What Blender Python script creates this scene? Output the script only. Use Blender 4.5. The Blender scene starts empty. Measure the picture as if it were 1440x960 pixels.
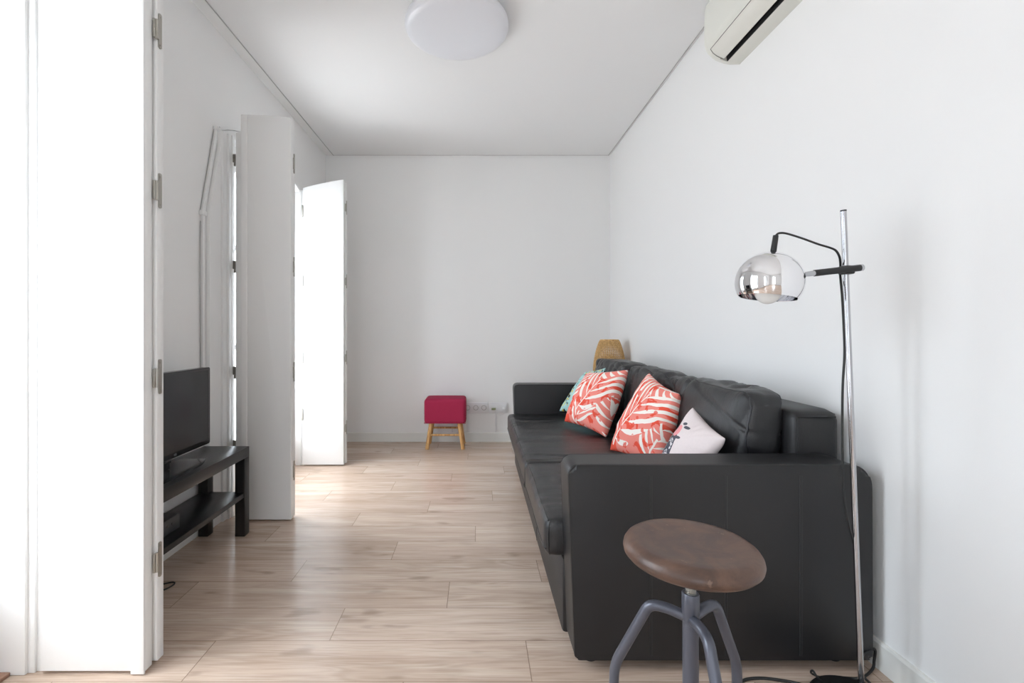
import bpy, bmesh, math, random
from mathutils import Vector, Matrix, noise
random.seed(7)
PI = math.pi
SC = bpy.context.scene
COL = SC.collection
V = Vector

# ------------------------------------------------------------------ camera
H = 1.05
F = 650.0
cd = bpy.data.cameras.new('camera')
cam = bpy.data.objects.new('camera', cd)
COL.objects.link(cam)
cam.location = (0, 0, H)
cam.rotation_euler = (PI / 2, 0, 0)
cd.sensor_fit = 'HORIZONTAL'
cd.sensor_width = 36
cd.lens = F / 1440 * 36
cd.shift_x = 48 / 1440
cd.shift_y = -15 / 1440
cd.clip_start = 0.02
SC.camera = cam

# ------------------------------------------------------------------ node helpers
class E:
    """a socket or number inside one node tree, with arithmetic"""
    def __init__(s, nt, v): s.nt = nt; s.v = v
    def _m(s, op, *a, clamp=False):
        n = s.nt.nodes.new('ShaderNodeMath'); n.operation = op; n.use_clamp = clamp
        for i, x in enumerate((s,) + a):
            x = x.v if isinstance(x, E) else x
            if isinstance(x, (int, float)): n.inputs[i].default_value = x
            else: s.nt.links.new(x, n.inputs[i])
        return E(s.nt, n.outputs[0])
    def __add__(s, o): return s._m('ADD', o)
    def __sub__(s, o): return s._m('SUBTRACT', o)
    def __mul__(s, o): return s._m('MULTIPLY', o)
    def __truediv__(s, o): return s._m('DIVIDE', o)
    def __radd__(s, o): return s._m('ADD', o)
    def __rmul__(s, o): return s._m('MULTIPLY', o)
    def __rsub__(s, o): return E(s.nt, o if not isinstance(o, E) else o.v)._m('SUBTRACT', s)
    def abs(s): return s._m('ABSOLUTE')
    def sin(s): return s._m('SINE')
    def floor(s): return s._m('FLOOR')
    def fract(s): return s._m('FRACT')
    def sqrt(s): return s._m('SQRT')
    def lt(s, o): return s._m('LESS_THAN', o)
    def gt(s, o): return s._m('GREATER_THAN', o)
    def max(s, o): return s._m('MAXIMUM', o)
    def min(s, o): return s._m('MINIMUM', o)
    def clamp(s): return s._m('ADD', 0.0, clamp=True)
    def step(s, a, b):
        n = s.nt.nodes.new('ShaderNodeMapRange'); n.interpolation_type = 'SMOOTHSTEP'
        s.nt.links.new(s.v, n.inputs['Value'])
        n.inputs['From Min'].default_value = a; n.inputs['From Max'].default_value = b
        return E(s.nt, n.outputs[0])

def lin(r, g, b):
    f = lambda c: (c / 255 / 12.92) if c / 255 <= .04045 else ((c / 255 + .055) / 1.055) ** 2.4
    return (f(r), f(g), f(b), 1)

class Mat:
    def __init__(s, name, col, rough=.5, metal=0, spec=.5, **kw):
        s.m = bpy.data.materials.new(name); s.m.use_nodes = True
        s.nt = s.m.node_tree
        s.p = s.nt.nodes['Principled BSDF']
        s.p.inputs['Base Color'].default_value = col
        s.p.inputs['Roughness'].default_value = rough
        s.p.inputs['Metallic'].default_value = metal
        s.p.inputs['Specular IOR Level'].default_value = spec
        for k, v in kw.items(): s.p.inputs[k].default_value = v
    def n(s, t): return s.nt.nodes.new(t)
    def link(s, a, b): s.nt.links.new(a.v if isinstance(a, E) else a, b)
    def coord(s, kind='Object'):
        return s.n('ShaderNodeTexCoord').outputs[kind]
    def pos(s):
        return s.n('ShaderNodeNewGeometry').outputs['Position']
    def mapping(s, vec, scale=(1, 1, 1), loc=(0, 0, 0), rot=(0, 0, 0)):
        m = s.n('ShaderNodeMapping'); s.link(vec, m.inputs['Vector'])
        m.inputs['Scale'].default_value = scale; m.inputs['Location'].default_value = loc
        m.inputs['Rotation'].default_value = rot
        return m.outputs[0]
    def noise(s, vec, scale=5, detail=2, rough=.5, dist=0):
        t = s.n('ShaderNodeTexNoise'); s.link(vec, t.inputs['Vector'])
        t.inputs['Scale'].default_value = scale; t.inputs['Detail'].default_value = detail
        t.inputs['Roughness'].default_value = rough; t.inputs['Distortion'].default_value = dist
        return E(s.nt, t.outputs['Fac'])
    def voro(s, vec, scale=5, feature='F1'):
        t = s.n('ShaderNodeTexVoronoi'); s.link(vec, t.inputs['Vector']); t.feature = feature
        t.inputs['Scale'].default_value = scale
        return E(s.nt, t.outputs['Distance'])
    def mix(s, fac, a, b):
        m = s.n('ShaderNodeMix'); m.data_type = 'RGBA'
        for sock, x in ((m.inputs[0], fac), (m.inputs[6], a), (m.inputs[7], b)):
            if isinstance(x, E): x = x.v
            if isinstance(x, (tuple, float, int)): sock.default_value = x
            else: s.nt.links.new(x, sock)
        return m.outputs[2]
    def color(s, c): s.link(c, s.p.inputs['Base Color'])
    def bump(s, h, strength=.3, dist=.01):
        b = s.n('ShaderNodeBump'); s.link(h, b.inputs['Height'])
        b.inputs['Strength'].default_value = strength; b.inputs['Distance'].default_value = dist
        s.link(b.outputs[0], s.p.inputs['Normal'])
    def xyz(s, vec):
        n = s.n('ShaderNodeSeparateXYZ'); s.link(vec, n.inputs[0])
        return [E(s.nt, o) for o in n.outputs]
    def comb(s, x, y, z=0.0):
        n = s.n('ShaderNodeCombineXYZ')
        for i, q in enumerate((x, y, z)):
            q = q.v if isinstance(q, E) else q
            if isinstance(q, (int, float)): n.inputs[i].default_value = q
            else: s.nt.links.new(q, n.inputs[i])
        return n.outputs[0]
    def rand(s, x, y):
        n = s.n('ShaderNodeTexWhiteNoise'); n.noise_dimensions = '2D'
        s.link(s.comb(x, y), n.inputs['Vector'])
        return E(s.nt, n.outputs['Value'])

M = {}
def plaster(name, col, rough=.75, amt=.06):
    a = Mat(name, col, rough, spec=.25)
    f = a.noise(a.pos(), 260, 2); a.bump(f, amt, .002)
    M[name] = a.m
plaster('wall_paint', (.83, .83, .825, 1))
plaster('ceiling_paint', (.80, .80, .80, 1))
plaster('white_lacquer', (.81, .81, .805, 1), .38, .01)
plaster('baseboard_paint', (.77, .77, .74, 1), .4, .01)
M['shade_cable_grey'] = Mat('shade_cable_grey', (.42, .42, .41, 1), .5).m
M['exterior'] = Mat('exterior', (.7, .68, .64, 1), .8).m
M['raw_edge'] = Mat('raw_edge', (.63, .58, .51, 1), .5).m

# oak laminate
a = Mat('oak_laminate', (.5, .4, .3, 1), .34, spec=.42)
px, py, pz = a.xyz(a.pos())
PW, PL = .184, 1.05
rw = (py - 1.5675) / PW
row = rw.floor(); fy = rw.fract()
uu = (px + .503 - row * .385) / PL
idx = uu.floor(); fx = uu.fract()
r1 = a.rand(row, idx); r2 = a.rand(row + 17.3, idx + 5.1); r3 = a.rand(row + 3.7, idx + 41.9)
gv = a.comb(px * .75 + r1 * 37, py * 6.5 + r2 * 53, r3 * 9)
n1 = a.noise(gv, 1.15, 3, .5, .55)
rings = (n1 * 95.0).sin() * .5 + .5
fib = a.noise(a.comb(px * 5 + r1 * 11, py * 150, r2), 1.0, 3, .6)
fib2 = a.noise(a.comb(px * 1.8 + r1 * 23, py * 26, r2 * 5), 1.0, 4, .6)
kn = a.noise(a.comb(px * 3.0 + r2 * 31, py * 9.0 + r1 * 17, r3), 1.3, 2, .5)
knot = kn.step(.64, .74)
c = a.mix(r1, lin(194, 172, 156), lin(206, 186, 170))
c = a.mix(n1.step(.34, .66) * .34, c, lin(172, 150, 131))
c = a.mix(rings * n1.step(.40, .56) * .30, c, lin(150, 127, 109))
c = a.mix(fib2.step(.50, .74) * .30, c, lin(164, 141, 122))
c = a.mix(fib2.step(.50, .28) * .40, c, lin(224, 211, 197))
c = a.mix(fib.step(.42, .75) * .42, c, lin(146, 123, 106))
c = a.mix(knot * .5, c, lin(122, 102, 88))
gap = ((fy * PW).min((1 - fy) * PW)).lt(.0011).max(((fx * PL).min((1 - fx) * PL)).lt(.0014))
c = a.mix(gap * .62, c, lin(96, 74, 60))
a.color(c)
rr = fib * .12 + .17
a.link(rr, a.p.inputs['Roughness'])
a.bump(fib * .4 + rings * .15 - gap * 1.5, .12, .002)
M['oak'] = a.m

# black leather
a = Mat('black_leather', (.017, .017, .0185, 1), .36, spec=.62)
o = a.pos()
g = a.voro(o, 420, 'F1')
w = a.noise(a.mapping(o, (6, 26, 9)), 1, 4, .6, .6)
w2 = a.noise(o, 3.5, 3, .5)
a.color(a.mix(w2, (.008, .008, .009, 1), (.014, .014, .0155, 1)))
a.link(w2 * .16 + .25, a.p.inputs['Roughness'])
a.bump(g * .35 + w * 1.4, .3, .006)
M['leather'] = a.m
a = Mat('black_leather_flat', (.018, .018, .0195, 1), .42, spec=.55)
o = a.pos()
g = a.voro(o, 420, 'F1'); w2 = a.noise(o, 3, 3, .5)
a.color(a.mix(w2, (.0075, .0072, .008, 1), (.012, .0115, .0125, 1)))
a.bump(g * .3 + w2 * 3.0, .14, .006)
M['leather_flat'] = a.m
M['thread'] = Mat('seam_thread', (.045, .045, .048, 1), .6).m

# metals, plastics
M['chrome'] = Mat('chrome', (.86, .86, .88, 1), .06, 1).m
M['chrome_soft'] = Mat('chrome_soft', (.50, .50, .52, 1), .12, 1).m
M['hinge_steel'] = Mat('hinge_steel', (.42, .40, .36, 1), .38, .85).m
M['hinge_pin'] = Mat('hinge_pin', (.20, .19, .17, 1), .4, .8).m
M['black_plastic'] = Mat('black_plastic', (.012, .012, .012, 1), .42).m
M['black_gloss'] = Mat('black_gloss', (.012, .012, .014, 1), .12, spec=.6).m
M['tv_screen'] = Mat('tv_screen', (.018, .018, .021, 1), .16, spec=.55).m
M['bezel'] = Mat('bezel', (.008, .008, .009, 1), .22).m
M['cord'] = Mat('cord', (.012, .012, .012, 1), .55).m
M['black_board'] = None
a = Mat('black_board', (.014, .0135, .014, 1), .33, spec=.5)
f = a.noise(a.mapping(a.pos(), (60, 4, 60)), 3, 3)
a.link(f * .12 + .27, a.p.inputs['Roughness'])
M['black_board'] = a.m
M['gunmetal'] = Mat('gunmetal_paint', lin(86, 88, 98), .32, .35, .5).m
M['steel'] = Mat('steel', (.5, .5, .48, 1), .32, 1).m
M['slot'] = Mat('slot_black', (.006, .006, .006, 1), .6).m
M['aircon'] = Mat('aircon_plastic', (.70, .70, .645, 1), .38).m
M['aircon_flap'] = Mat('aircon_flap', (.74, .73, .67, 1), .33).m
M['socket'] = Mat('socket_plastic', (.74, .74, .75, 1), .3).m
M['recess_shade'] = Mat('socket_recess_shade', (.36, .35, .34, 1), .5).m  # darker grey paints the shade inside the white socket cups
M['socket_dark'] = Mat('socket_dark', (.12, .12, .11, 1), .5).m
M['plug_green'] = Mat('plug_green', (.22, .26, .12, 1), .5).m
M['opal'] = Mat('opal_acrylic', (.74, .75, .79, 1), .28, spec=.5, **{'Subsurface Weight': .0}).m
M['bulb'] = Mat('bulb_frosted', (.82, .82, .80, 1), .25).m
M['stb'] = Mat('set_top_plastic', (.035, .035, .038, 1), .4).m
M['emblem'] = Mat('emblem_print', (.35, .35, .36, 1), .4).m
M['threshold'] = None
a = Mat('threshold_wood', lin(150, 112, 92), .45)
f = a.noise(a.mapping(a.pos(), (30, 3, 30)), 2, 3); a.color(a.mix(f, lin(128, 92, 74), lin(172, 136, 116)))
M['threshold'] = a.m

# glass pane
gm = bpy.data.materials.new('window_glass'); gm.use_nodes = True
nt = gm.node_tree; nt.nodes.clear()
out = nt.nodes.new('ShaderNodeOutputMaterial'); mx = nt.nodes.new('ShaderNodeMixShader')
tr = nt.nodes.new('ShaderNodeBsdfTransparent'); gl = nt.nodes.new('ShaderNodeBsdfGlossy'); fr = nt.nodes.new('ShaderNodeFresnel')
gl.inputs['Roughness'].default_value = .02; fr.inputs['IOR'].default_value = 1.35
tr.inputs['Color'].default_value = (.97, .985, .98, 1)
ge = nt.nodes.new('ShaderNodeNewGeometry'); om = nt.nodes.new('ShaderNodeMath'); om.operation = 'SUBTRACT'; om.inputs[0].default_value = 1
nt.links.new(ge.outputs['Backfacing'], om.inputs[1]); fm = nt.nodes.new('ShaderNodeMath'); fm.operation = 'MULTIPLY'
nt.links.new(fr.outputs[0], fm.inputs[0]); nt.links.new(om.outputs[0], fm.inputs[1]); nt.links.new(fm.outputs[0], mx.inputs[0]); nt.links.new(tr.outputs[0], mx.inputs[1]); nt.links.new(gl.outputs[0], mx.inputs[2])
nt.links.new(mx.outputs[0], out.inputs[0])
M['glass'] = gm

# stool seat wood
a = Mat('worn_brown_wood', lin(90, 66, 55), .36, spec=.5)
o = a.coord('Object')
f = a.noise(o, 13, 5, .65, .8); f2 = a.noise(a.mapping(o, (9, 60, 9)), 1, 4, .6, .4); f3 = a.noise(o, 60, 3, .6)
c = a.mix(f.step(.35, .68), lin(74, 54, 45), lin(102, 76, 62))
c = a.mix(f2.step(.48, .75) * .35, c, lin(68, 48, 40))
c = a.mix(f3.step(.66, .74) * .4, c, lin(148, 122, 106))
a.color(c); a.link(f * .22 + .28, a.p.inputs['Roughness']); a.bump(f * .8 + f3 * .25, .15, .004)
M['seat_wood'] = a.m

# red felt, pine
a = Mat('crimson_fabric', lin(172, 38, 74), .85, spec=.15)
o = a.pos(); wv = a.noise(o, 330, 2); a.bump(wv, .25, .002)
a.color(a.mix(wv, lin(146, 36, 64), lin(172, 50, 82)))
M['crimson'] = a.m
a = Mat('pine_wood', lin(205, 155, 95), .45)
f = a.noise(a.mapping(a.coord('Object'), (40, 40, 4)), 2, 4, .6, .5)
a.color(a.mix(f.step(.3, .7), lin(222, 180, 120), lin(176, 122, 68)))
M['pine'] = a.m
a = Mat('rattan', lin(196, 148, 88), .55)
f = a.noise(a.pos(), 90, 3, .6)
a.color(a.mix(f.step(.3, .7), lin(226, 188, 128), lin(184, 140, 84)))
M['rattan'] = a.m
a = Mat('rattan_lining', lin(176, 128, 74), .7)
f = a.noise(a.mapping(a.pos(), (60, 60, 160)), 1, 2)
a.color(a.mix(f.step(.4, .65), lin(186, 138, 82), lin(128, 86, 46)))
M['rattan_lining'] = a.m

# printed cushion fabrics
def fabric_base(name, rough=.85):
    a = Mat(name, (1, 1, 1, 1), rough, spec=.12)
    uv = a.coord('UV'); u, v, _ = a.xyz(uv)
    wv = a.noise(a.mapping(uv, (1, 1, 1)), 160, 2)
    wr = a.noise(uv, 7, 3, .55, .4)
    a.bump(wv * .25 + wr * 1.2, .25, .006)
    return a, uv, u, v
def frond(u, v, ox, oy, deg, length, half, period, k=.85):
    c, s_ = math.cos(math.radians(deg)), math.sin(math.radians(deg))
    dx = u - ox; dy = v - oy
    s = dx * c + dy * s_; t = dy * c - dx * s_
    side = t.gt(0.0); ab = t.abs()
    q = s - ab * (k * ((s / length).max(0.0).min(1.0) * 1.25 + .28))
    fr_ = (q / period + side * .5).fract()
    tri = (fr_ - .5).abs() * 2
    sn = ((q / length).max(0.0).min(1.0))
    R = ((sn * (1.06 - sn)).max(0.0001)).sqrt() * (2 * half) + .02
    an = (ab / R).min(1.0)
    w = an * (1 - an).sqrt() * 1.32
    inside = q.gt(0.0) * q.lt(length) * ab.lt(R)
    white = tri.lt(w) * inside
    rib = ab.lt(.010) * s.gt(-.02) * s.lt(length * 1.05)
    return white.max(rib), inside
def palm_fabric(name, fronds):
    a, uv, u, v = fabric_base(name)
    wob = a.noise(uv, 5, 2)
    u2 = u + (wob - .5) * .03; v2 = v + (wob - .5) * -.03
    mask = None; ins = None
    for f in fronds:
        w, i = frond(u2, v2, *f)
        if mask is None: mask, ins = w, i
        else:
            mask = (mask * (1 - i)).max(w)       # nearer frond covers the one below
    red = a.noise(a.mapping(uv, loc=(len(name) * 1.7, .3, 0)), 5.5, 2, .5, .9)
    red2 = a.voro(uv, 8)
    redm = red.step(.53, .56)
    spots = red2.step(.30, .27) * red.step(.46, .49)
    salmon = lin(240, 142, 130); orange = lin(234, 90, 70); cream = lin(246, 238, 230)
    c = a.mix(redm, salmon, orange)
    c = a.mix(mask, c, cream)
    c = a.mix(spots * .85, c, orange)
    a.color(c)
    return a.m
M['palm_left'] = palm_fabric('coral_palm_print', [(-.05, .30, 72, .75, .26, .11), (1.04, .0, 96, .8, .22, .12), (.45, .93, 10, .6, .20, .11), (.30, -.10, 62, .42, .24, .11), (.38, .22, 62, .62, .40, .15)])
M['palm_right'] = palm_fabric('coral_palm_cloth', [(.0, .45, 76, .6, .22, .11), (1.03, .05, 98, .85, .24, .12), (.5, .96, 5, .6, .20, .11), (.80, -.05, 70, .40, .2, .11), (.12, .08, 56, .86, .42, .15)])
def ell(u, v, cx, cy, rx, ry, deg=0):
    c, s_ = math.cos(math.radians(deg)), math.sin(math.radians(deg))
    dx = u - cx; dy = v - cy
    p = (dx * c + dy * s_) / rx; q = (dy * c - dx * s_) / ry
    return (p * p + q * q)
# pale pink cushion with a printed bird
a, uv, u, v = fabric_base('pale_pink_bird_print')
c = a.mix(a.noise(uv, 30, 2), lin(228, 216, 216), lin(236, 224, 223))
u = u - .15
body = ell(u, v, .14, .24, .24, .36, -10).lt(1.0).max(ell(u, v, .16, .54, .13, .13, -30).lt(1.0))
c = a.mix(body, c, lin(84, 84, 94))
cell = a.voro(a.mapping(uv, (13, 15, 1)), 1.0)
scal = (cell - .42).abs().lt(.09) * ell(u, v, .15, .26, .20, .31, -10).lt(1.0)
c = a.mix(scal, c, lin(226, 222, 224))
c = a.mix(ell(u, v, .13, .68, .13, .085, 12).lt(1.0), c, lin(240, 160, 164))
c = a.mix(ell(u, v, .19, .815, .075, .022, 12).lt(1.0).max(ell(u, v, .33, .80, .08, .022, 12).lt(1.0)).max(ell(u, v, .30, .62, .10, .02, 12).lt(1.0)), c, lin(92, 92, 100))
a.color(c); M['pink_print'] = a.m
# pale teal cushion with black and yellow marks
a, uv, u, v = fabric_base('pale_teal_spot_print')
c = a.mix(a.noise(uv, 30, 2), lin(164, 204, 204), lin(180, 216, 214))
n_ = a.noise(uv, 9, 3, .6, 1.0); n2_ = a.noise(a.mapping(uv, loc=(4, 2, 0)), 8, 2, .5, 1.0)
band = (u - .13).abs().lt(.17).max((v - .92).lt(.2) * (v - .92).gt(-.05))
c = a.mix(n2_.step(.60, .62) * band, c, lin(222, 196, 70))
c = a.mix(n_.step(.55, .57) * band, c, lin(40, 42, 46))
a.color(c); M['teal_print'] = a.m

# ------------------------------------------------------------------ object helpers
WLOC = {}
def finish(bm, angle=40):
    bmesh.ops.recalc_face_normals(bm, faces=bm.faces)
    for f in bm.faces: f.smooth = True
    return angle
def obj(name, bm, mat, parent=None, angle=40, recalc=True):
    if recalc: bmesh.ops.recalc_face_normals(bm, faces=bm.faces)
    for f in bm.faces: f.smooth = True
    mn = V((1e9,) * 3); mx_ = V((-1e9,) * 3)
    for v in bm.verts:
        for i in range(3):
            mn[i] = min(mn[i], v.co[i]); mx_[i] = max(mx_[i], v.co[i])
    org = V(((mn.x + mx_.x) / 2, (mn.y + mx_.y) / 2, mn.z))
    bmesh.ops.translate(bm, verts=bm.verts, vec=-org)
    me = bpy.data.meshes.new(name); bm.to_mesh(me); bm.free()
    for m in (mat if isinstance(mat, (list, tuple)) else [mat]): me.materials.append(m)
    me.set_sharp_from_angle(angle=math.radians(angle))
    o = bpy.data.objects.new(name, me); COL.objects.link(o)
    WLOC[o.name] = org
    if parent is not None:
        o.parent = parent; o.location = org - WLOC[parent.name]
    else: o.location = org
    return o
def tag(o, label, cat, group=None):
    o['label'] = label; o['category'] = cat
    if group: o['group'] = group
    return o
def thing(name, loc, label, cat, group=None):
    o = bpy.data.objects.new(name, None); COL.objects.link(o)
    o.empty_display_size = .05; o.location = loc; WLOC[o.name] = V(loc)
    return tag(o, label, cat, group)
def struct(o):
    o['kind'] = 'structure'; return o
BM = bmesh.new
def box(bm, x0, x1, y0, y1, z0, z1, bev=0, seg=2, mi=0):
    r = bmesh.ops.create_cube(bm, size=1)
    vs = r['verts']
    for v in vs: v.co = V(((x0 + x1) / 2 + v.co.x * (x1 - x0), (y0 + y1) / 2 + v.co.y * (y1 - y0), (z0 + z1) / 2 + v.co.z * (z1 - z0)))
    fs = list({f for v in vs for f in v.link_faces})
    if bev:
        es = list({e for v in vs for e in v.link_edges})
        r = bmesh.ops.bevel(bm, geom=es, offset=bev, segments=seg, affect='EDGES', profile=.5)
        fs = list({f for v in r['verts'] for f in v.link_faces})
    for f in fs: f.material_index = mi
    return fs
def xform(bm, n0, mat):
    bm.verts.ensure_lookup_table()
    for v in bm.verts[n0:]: v.co = mat @ v.co
def tube(bm, pts, r, seg=10, closed=False, caps=True, mi=0):
    pts = [V(p) for p in pts]; n = len(pts)
    rs = r if isinstance(r, (list, tuple)) else [r] * n
    T = []
    for i in range(n):
        if closed: t = pts[(i + 1) % n] - pts[i - 1]
        elif i == 0: t = pts[1] - pts[0]
        elif i == n - 1: t = pts[-1] - pts[-2]
        else: t = (pts[i + 1] - pts[i]).normalized() + (pts[i] - pts[i - 1]).normalized()
        T.append(t.normalized())
    up = V((0, 0, 1)) if abs(T[0].z) < .9 else V((1, 0, 0))
    N = (up - T[0] * up.dot(T[0])).normalized()
    rings = []
    for i in range(n):
        N = (N - T[i] * N.dot(T[i])).normalized(); B = T[i].cross(N)
        rings.append([bm.verts.new(pts[i] + (N * math.cos(2 * PI * k / seg) + B * math.sin(2 * PI * k / seg)) * rs[i]) for k in range(seg)])
    m = n if closed else n - 1
    for i in range(m):
        A, Bq = rings[i], rings[(i + 1) % n]
        for k in range(seg):
            f = bm.faces.new((A[k], A[(k + 1) % seg], Bq[(k + 1) % seg], Bq[k])); f.material_index = mi
    if caps and not closed:
        bm.faces.new(rings[0][::-1]).material_index = mi; bm.faces.new(rings[-1]).material_index = mi
def smooth(pts, n=8):
    P = [V(p) for p in pts]; out_ = []
    for i in range(len(P) - 1):
        p0 = P[max(i - 1, 0)]; p1 = P[i]; p2 = P[i + 1]; p3 = P[min(i + 2, len(P) - 1)]
        for k in range(n):
            t = k / n
            out_.append(.5 * ((2 * p1) + (p2 - p0) * t + (2 * p0 - 5 * p1 + 4 * p2 - p3) * t * t + (3 * p1 - p0 - 3 * p2 + p3) * t ** 3))
    out_.append(P[-1]); return out_
def bend(pts, rad, n=6):
    """polyline with rounded corners"""
    P = [V(p) for p in pts]; out_ = [P[0]]
    for i in range(1, len(P) - 1):
        a_ = (P[i - 1] - P[i]); b_ = (P[i + 1] - P[i])
        r = min(rad, a_.length * .49, b_.length * .49)
        s = P[i] + a_.normalized() * r; e = P[i] + b_.normalized() * r
        for k in range(n + 1):
            t = k / n
            out_.append(s * (1 - t) ** 2 + P[i] * 2 * t * (1 - t) + e * t * t)
    out_.append(P[-1]); return out_
def lathe(bm, prof, c=(0, 0, 0), seg=48, mi=0, axis=None):
    c = V(c); rings = []
    R = V((0, 0, 1)).rotation_difference(V(axis)).to_matrix() if axis is not None else Matrix.Identity(3)
    for r, z in prof:
        if r < 1e-6: rings.append([bm.verts.new(c + R @ V((0, 0, z)))])
        else: rings.append([bm.verts.new(c + R @ V((r * math.cos(2 * PI * k / seg), r * math.sin(2 * PI * k / seg), z))) for k in range(seg)])
    for A, B in zip(rings, rings[1:]):
        for k in range(seg):
            k2 = (k + 1) % seg
            if len(A) == 1 and len(B) == 1: continue
            if len(A) == 1: f = bm.faces.new((A[0], B[k2], B[k]))
            elif len(B) == 1: f = bm.faces.new((A[k], A[k2], B[0]))
            else: f = bm.faces.new((A[k], A[k2], B[k2], B[k]))
            f.material_index = mi
def prism(bm, poly, a0, a1, axis='x', bev=0, seg=2, mi=0):
    """extrude a 2D polygon; axis x: poly is (y,z); axis y: poly is (x,z); axis z: (x,y)"""
    def mk(p, t):
        return V((t, p[0], p[1])) if axis == 'x' else V((p[0], t, p[1])) if axis == 'y' else V((p[0], p[1], t))
    A = [bm.verts.new(mk(p, a0)) for p in poly]; B = [bm.verts.new(mk(p, a1)) for p in poly]
    n = len(poly)
    fa = bm.faces.new(A); fb = bm.faces.new(B[::-1])
    fs = [fa, fb]
    for i in range(n): fs.append(bm.faces.new((A[i], B[i], B[(i + 1) % n], A[(i + 1) % n])))
    for f in fs: f.material_index = mi
    if bev:
        es = list(fa.edges) + list(fb.edges)
        bmesh.ops.bevel(bm, geom=es, offset=bev, segments=seg, affect='EDGES', profile=.5)
def rpoly(pts, rads, n=8):
    """closed polygon with rounded corners"""
    out_ = []; m = len(pts)
    for i in range(m):
        p = V(pts[i]); a_ = V(pts[i - 1]) - p; b_ = V(pts[(i + 1) % m]) - p
        r = rads[i]
        if r <= 0: out_.append(tuple(p)); continue
        s = p + a_.normalized() * r; e = p + b_.normalized() * r
        for k in range(n + 1):
            t = k / n; q = s * (1 - t) ** 2 + p * 2 * t * (1 - t) + e * t * t
            out_.append(tuple(q))
    return out_

# ------------------------------------------------------------------ room shell
XL, XR, YB, YR = -1.445, 1.255, 4.388, -2.6     # left, right, back, rear wall faces
ZC = 2.7125
b = BM(); box(b, XL - .3, XR + .3, YR - .3, YB + .3, -.12, 0); struct(obj('floor', b, M['oak']))
b = BM(); box(b, -1.368, 1.236, YR + .02, 4.376, ZC, ZC + .006); struct(obj('ceiling', b, M['ceiling_paint']))
b = BM(); box(b, XL - .01, XR + .01, YR - .01, YB + .01, ZC + .004, ZC + .10); struct(obj('trim_4', b, M['wall_paint']))
# thin grey strip painting the shadow line at the edge of the dropped ceiling
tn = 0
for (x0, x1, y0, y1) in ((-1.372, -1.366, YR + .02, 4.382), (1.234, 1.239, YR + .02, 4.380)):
    tn += 1; b = BM(); box(b, x0, x1, y0, y1, ZC - .003, ZC + .012); struct(obj('trim_%d' % tn, b, M['shade_cable_grey']))
tn += 1; b = BM(); box(b, -1.372, 1.239, 4.374, 4.379, ZC - .001, ZC + .012); struct(obj('trim_%d' % tn, b, M['shade_cable_grey']))
b = BM(); box(b, XL - .3, XR + .3, YR - .3, YB + .3, 3.02, 3.12); struct(obj('trim_5', b, M['ceiling_paint']))  # unseen ceiling slab closing the void above the dropped ceiling
b = BM(); box(b, XR, XR + .2, YR - .2, YB + .2, 0, 3.02); struct(obj('wall_right', b, M['wall_paint']))
b = BM(); box(b, XL - .165, XR, YB, YB + .2, 0, 3.02); struct(obj('wall_back', b, M['wall_paint']))

SPR, CRN = 2.15, 2.25       # springing and crown of the segmental arches
OPEN = [(-1.75, -.72), (.40, 1.432), (2.602, 3.632)]    # openings along the left wall, the first invented behind the camera for light
XO = XL - .165
def arch(y0, y1, spr, crn, n=14):
    w = (y1 - y0) / 2; s = crn - spr; R = (w * w + s * s) / (2 * s); yc = (y0 + y1) / 2; zc = crn - R
    a0 = math.asin(w / R)
    return [(yc + R * math.sin(-a0 + 2 * a0 * i / n), zc + R * math.cos(-a0 + 2 * a0 * i / n)) for i in range(n + 1)]
b = BM()
edges = [YR - .2] + [q for o_ in OPEN for q in o_] + [YB + .2]
for i in range(0, len(edges), 2): box(b, XO, XL, edges[i], edges[i + 1], 0, 3.02)
for y0, y1 in OPEN:
    A = arch(y0, y1, SPR, CRN)
    for p, q in zip(A, A[1:]):
        prism(b, [p, q, (q[0], 3.02), (p[0], 3.02)], XO, XL, 'x')
struct(obj('wall_left', b, M['wall_paint']))
# rear wall (behind the camera) with a glazed opening invented for fill light
RX0, RX1, RZ0, RZ1 = -.75, -.05, .0, 2.15
b = BM()
box(b, XL, RX0, YR - .2, YR, 0, 3.02); box(b, RX1, XR, YR - .2, YR, 0, 3.02); box(b, RX0, RX1, YR - .2, YR, RZ1, 3.02)
struct(obj('wall_rear', b, M['wall_paint']))
# baseboards
b = BM(); prism(b, [(YB, 0), (YB - .013, 0), (YB - .013, .080), (YB - .008, .087), (YB, .087)], XL, XR, 'x'); struct(obj('baseboard_back', b, M['baseboard_paint'], angle=20))
b = BM(); prism(b, [(XR, 0), (XR - .013, 0), (XR - .013, .080), (XR - .008, .087), (XR, .087)], YR, YB - .014, 'y'); struct(obj('baseboard_right', b, M['baseboard_paint'], angle=20))
b = BM(); prism(b, [(XL, 0), (XL + .013, 0), (XL + .013, .080), (XL + .008, .087), (XL, .087)], 1.62, 2.40, 'y')
prism(b, [(XL, 0), (XL + .013, 0), (XL + .013, .080), (XL + .008, .087), (XL, .087)], 3.82, YB - .014, 'y')
struct(obj('baseboard_left', b, M['baseboard_paint'], angle=20))

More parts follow.
